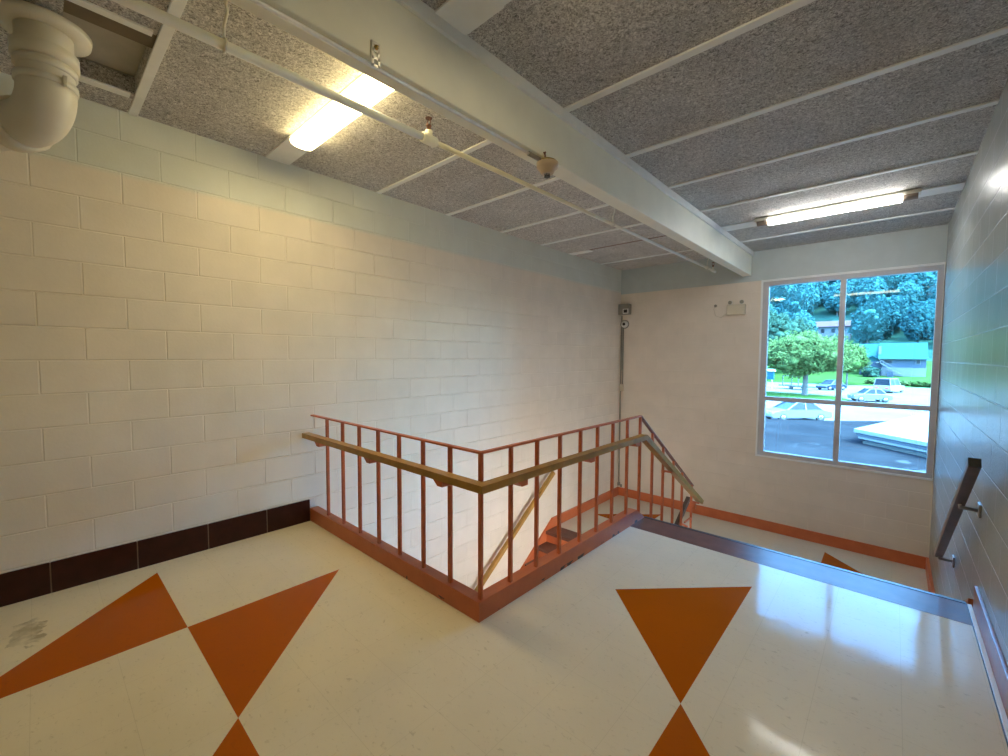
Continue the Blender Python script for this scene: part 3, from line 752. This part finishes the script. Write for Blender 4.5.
# houses
M_SIDING = mat('grey_blue_siding', (.08, .10, .13), .8, spec=.05, var=.05)
M_WHITEW = mat('white_house_wall', (.20, .205, .205), .8, spec=.05, var=.04)
M_TEAL = mat('teal_metal_roof', (.022, .095, .10), .7, spec=.05, var=.08)
M_TEALL = mat('pale_teal_roof_edge', (.08, .19, .18), .7, spec=.05)
M_PINK = mat('faded_red_roof', (.14, .075, .085), .8, spec=.05, var=.08)
M_SHED = mat('blue_grey_shed', (.04, .07, .11), .6)
H = thing('house', 'grey-blue house with teal roof and white outside stair beyond the street', 'house', (5.2, 120, -2.4))
MB().box((-3.3, 0, -.6), (3.4, 9, 1.8)).build('lower_wall', M_WHITEW, H)
MB().box((-3.3, .0, 1.8), (3.4, 9, 3.75)).build('upper_wall', M_SIDING, H)
MB().side([(-.7, 3.60), (-.7, 3.75), (4.5, 7.0), (9.7, 3.75), (9.7, 3.6), (4.5, 6.8)], -3.9, 3.6).side([(.9, 3.60), (.9, 3.75), (4.5, 6.9), (8.2, 3.75), (8.2, 3.6), (4.5, 6.7)], -7.2, -3.9).build('roof', M_TEAL, H)
MB().box((-3.9, -.85, 3.55), (3.65, -.70, 3.95)).build('roof_edge', M_TEALL, H)
for x, wd in ((-2.3, 1.3), (2.2, .55)):
    wn_ = MB().box((x-wd/2-.1, -.09, 2.55), (x+wd/2+.1, -.001, 3.45)).build('window_frame', M_WHITEW, H)
    MB().box((x-wd/2, -.11, 2.65), (x+wd/2, -.085, 3.35)).build('window_pane', M_CGLASS, wn_)
f = MB().box((-6.3, .4, -.6), (-3.35, 7, 3.2)).box((-6.9, 1.6, -.6), (-3.35, 8, 3.62)); f.build('wing_wall', M_SIDING, H)
MB().front([(-6.7, 3.05), (-4.85, 4.1), (-3.2, 3.15), (-3.2, 3.35), (-4.85, 4.35), (-6.7, 3.25)], .0, 7).front([(-6.3, 3.1), (-3.35, 3.1), (-4.85, 4.15)], .38, .5).build('wing_roof', M_TEAL, H)
MB().box((-3.9, .6, 3.6), (-3.45, 1.05, 6.3)).build('chimney', M_WHITEW, H)
f = MB().bar((-3.7, -1.2, 2.9), (.3, -1.2, .05), 1.0, .18, side=(0, 1, 0))
f.bar((-3.7, -1.7, 3.5), (.3, -1.7, .75), .08, .1, side=(0, 1, 0)); f.box((-4.2, -1.7, 2.75), (-3.5, 0, 2.95))
for k in range(5): f.box((-3.5+k*.9, -1.74, 2.75-k*.66), (-3.42+k*.9, -1.66, 3.4-k*.64))
f.build('outside_stair', M_WHITEW, H)
bn_ = thing('bin', 'dark blue bin beside the white outside stair of the house', 'bin', (3.3, 117.3, -2.5))
MB().box((-.5, -.4, 0), (.5, .4, 1.1), .05).build('body', P_BLUE, bn_); MB().box((-.55, -.45, 1.1), (.55, .45, 1.22), .04).build('lid', M_DARK, bn_)
H2 = thing('house', 'white house with faded red roof half hidden behind the bright tree', 'house', (-11.6, 178, 8.1))
MB().box((-4.6, 0, -4), (4.6, 7, 3.6)).build('wall', M_WHITEW, H2)
MB().side([(-.6, 3.4), (-.6, 3.55), (3.5, 5.6), (7.6, 3.55), (7.6, 3.4), (3.5, 5.4)], -5.1, 5.1).build('roof', M_PINK, H2)
for x in (-2.6, .2, 2.8): MB().box((x-.5, -.06, 1.5), (x+.5, .0, 2.8)).build('window_pane', M_CGLASS, H2)
sh = thing('shed', 'small blue-grey shed on the slope above the teal house roof', 'shed', (7.0, 150, terrain(7, 150)-.3))
MB().box((-2.1, 0, 0), (2.1, 4, 2.3)).build('wall', M_SHED, sh)
MB().side([(-.3, 2.2), (-.3, 2.35), (2, 2.9), (4.3, 2.35), (4.3, 2.2), (2, 2.7)], -2.4, 2.4).build('roof', M_FASC, sh)

# trees
def crown_mesh(seed, n, rx, rz, cz, rb, leaves=0, low=.25, lsz=1.0):
    rnd = random.Random(seed); f = MB()
    f.ball((0, 0, cz), 1, 3, .55, 1.9, (rx*.72, rx*.72, rz*.74), seed)
    for i in range(n):
        th = rnd.uniform(0, 2*math.pi); zz = rnd.uniform(-1+low, 1); q = math.sqrt(1-zz*zz)
        k = rnd.uniform(.72, 1.0); r = rb*rnd.uniform(.6, 1.25)
        f.ball((rx*k*q*math.cos(th), rx*k*q*math.sin(th), cz+rz*k*zz), r, 2, .5, 2.3, (1, 1, .8), seed*50+i)
    for i in range(leaves):
        th = rnd.uniform(0, 2*math.pi); zz = rnd.uniform(-1, 1); q = math.sqrt(1-zz*zz); k = rnd.uniform(.85, 1.16)
        k *= 1+.42*noise.noise(Vector((q*math.cos(th)*2.5+seed, q*math.sin(th)*2.5, zz*2.5)))
        c = Vector((rx*k*q*math.cos(th), rx*k*q*math.sin(th), cz+rz*k*zz)); s = rnd.uniform(.10, .24)*lsz
        a = Vector((rnd.gauss(0, 1), rnd.gauss(0, 1), rnd.gauss(0, 1))).normalized(); b = a.orthogonal().normalized()
        f.bm.faces.new([f.bm.verts.new(c + (a*p + b*t)*s) for p, t in ((-1, 0), (0, -.55), (1.1, 0), (0, .55))])
    return f
def tree(name, label, loc, h, rx, rz, cz, tr_, m, seed, n=40, rb=1.0, leaves=0, group=None, low=.25, lsz=1.0):
    t = thing(name, label, 'tree', loc, 0, group)
    MB().tube([(0, 0, -.5), (0, 0, .2), (.03, .02, cz*.5), (0, .05, cz)], 0, 12, True, [tr_*1.35, tr_, tr_*.8, tr_*.5]).build('trunk', M_BARK, t)
    crown_mesh(seed, n, rx, rz, cz, rb, leaves, low, lsz).build('crown', m, t, recalc=False); return t
tree('shade_tree', 'bright green shade tree with straight trunk on the grass strip', (-4.5, 66.3, GZ+.1), 11, 4.2, 2.25, 5.2, .33, M_LEAF, 3, 34, .72, 8500)
tree('young_tree', 'small loose green tree right of the mullion in front of the lawn', (-2.4, 99, GZ+.1), 6, 2.6, 2.3, 4.6, .16, M_LEAF, 5, 34, .75, 2600)
for x, y, s, sd_, lb in ((-17.5, 104, 1.0, 11, 'tall dark tree at the left edge of the window view'), (-29.0, 113, 1.1, 12, 'tall dark tree beyond the left edge of the window'),
                        (-15.0, 121, .9, 13, 'dark tree just behind the bright shade tree'), (-6.4, 126, .42, 14, 'lower dark tree between shade tree and teal house')):
    tree('dark_tree', lb, (x, y, terrain(x, y)-.2), 14*s, 4.9*s, 5.6*s, 8.8*s, .4*s, M_LEAFD, sd_, 90, 1.1*s, 6000, lsz=1.6)
bush = thing('round_bush', 'round dark green bush beside the grey-blue house', 'bush', (.35, 116.8, -2.7))
f = crown_mesh(21, 26, 1.25, 1.0, 1.1, .5, 900, .1); f.build('foliage', M_LEAFD, bush, recalc=False)
MB().tube([(0, 0, -.4), (0, 0, .8)], .1, 8).build('stem', M_BARK, bush)
rnd = random.Random(8)
for i, (x, y) in enumerate(((3.2, 101.5), (5.2, 101.0), (7.2, 100.6), (9.2, 100.0), (11.2, 99.6), (1.2, 102.0))):
    hb = thing('low_shrub', 'low green shrub in the row along the lawn edge', 'shrub', (x, y, terrain(x, y)-.05), rnd.uniform(0, 6), 'low shrubs along the lawn edge')
    if i == 0:
        src = crown_mesh(31, 16, 1.05, .42, .38, .35, 500, .3).build('foliage', M_LEAF, hb, recalc=False).data
        st_ = MB().tube([(0, 0, -.1), (0, 0, .35)], .06, 8).build('stem', M_BARK, hb).data
    else:
        for nm, d_ in (('foliage', src), ('stem', st_)):
            o = bpy.data.objects.new(nm, d_); C.objects.link(o); o.parent = hb
# woods on the hillside
protos = []
for k in range(4):
    protos.append(tree('hill_tree', 'broadleaf tree with painted blue haze in the woods covering the hillside', (0, 0, 0), 11, 3.7, 4.4, 6.6, .3, M_LEAF_HAZE, 40+k, 75, .75, 7500, 'trees of the hillside woods', lsz=1.9))
rnd = random.Random(4); n_ = 0
for row in range(13):
    y = 134 + row*9.0
    x = -50 - row*2.0 + (4.7 if row % 2 else 0)
    while x < 24 + row*1.2:
        px_, py_ = x+rnd.uniform(-.9, .9), y+rnd.uniform(-.9, .9)
        ok = True
        if py_ < 190 and -19 < px_ < -4.5 and py_ > 168: ok = False      # house with red roof
        if py_ < 180 and abs(px_ - (3.76-15.36*py_/178)) < 6.5: ok = False
        if py_ < 165 and px_ > -3: ok = py_ > 146 and not (1 < px_ < 13 and py_ < 162)
        s = rnd.uniform(.84, 1.0)
        if py_ < 166: s *= .72
        if ok:
            o = protos[n_] if n_ < 4 else copy_tree(protos[n_ % 4])
            o.location = (px_, py_, terrain(px_, py_)-.4); o.scale = (s, s, s*rnd.uniform(.95, 1.2)); o.rotation_euler = (0, 0, rnd.uniform(0, 6.28)); n_ += 1
        x += 9.4
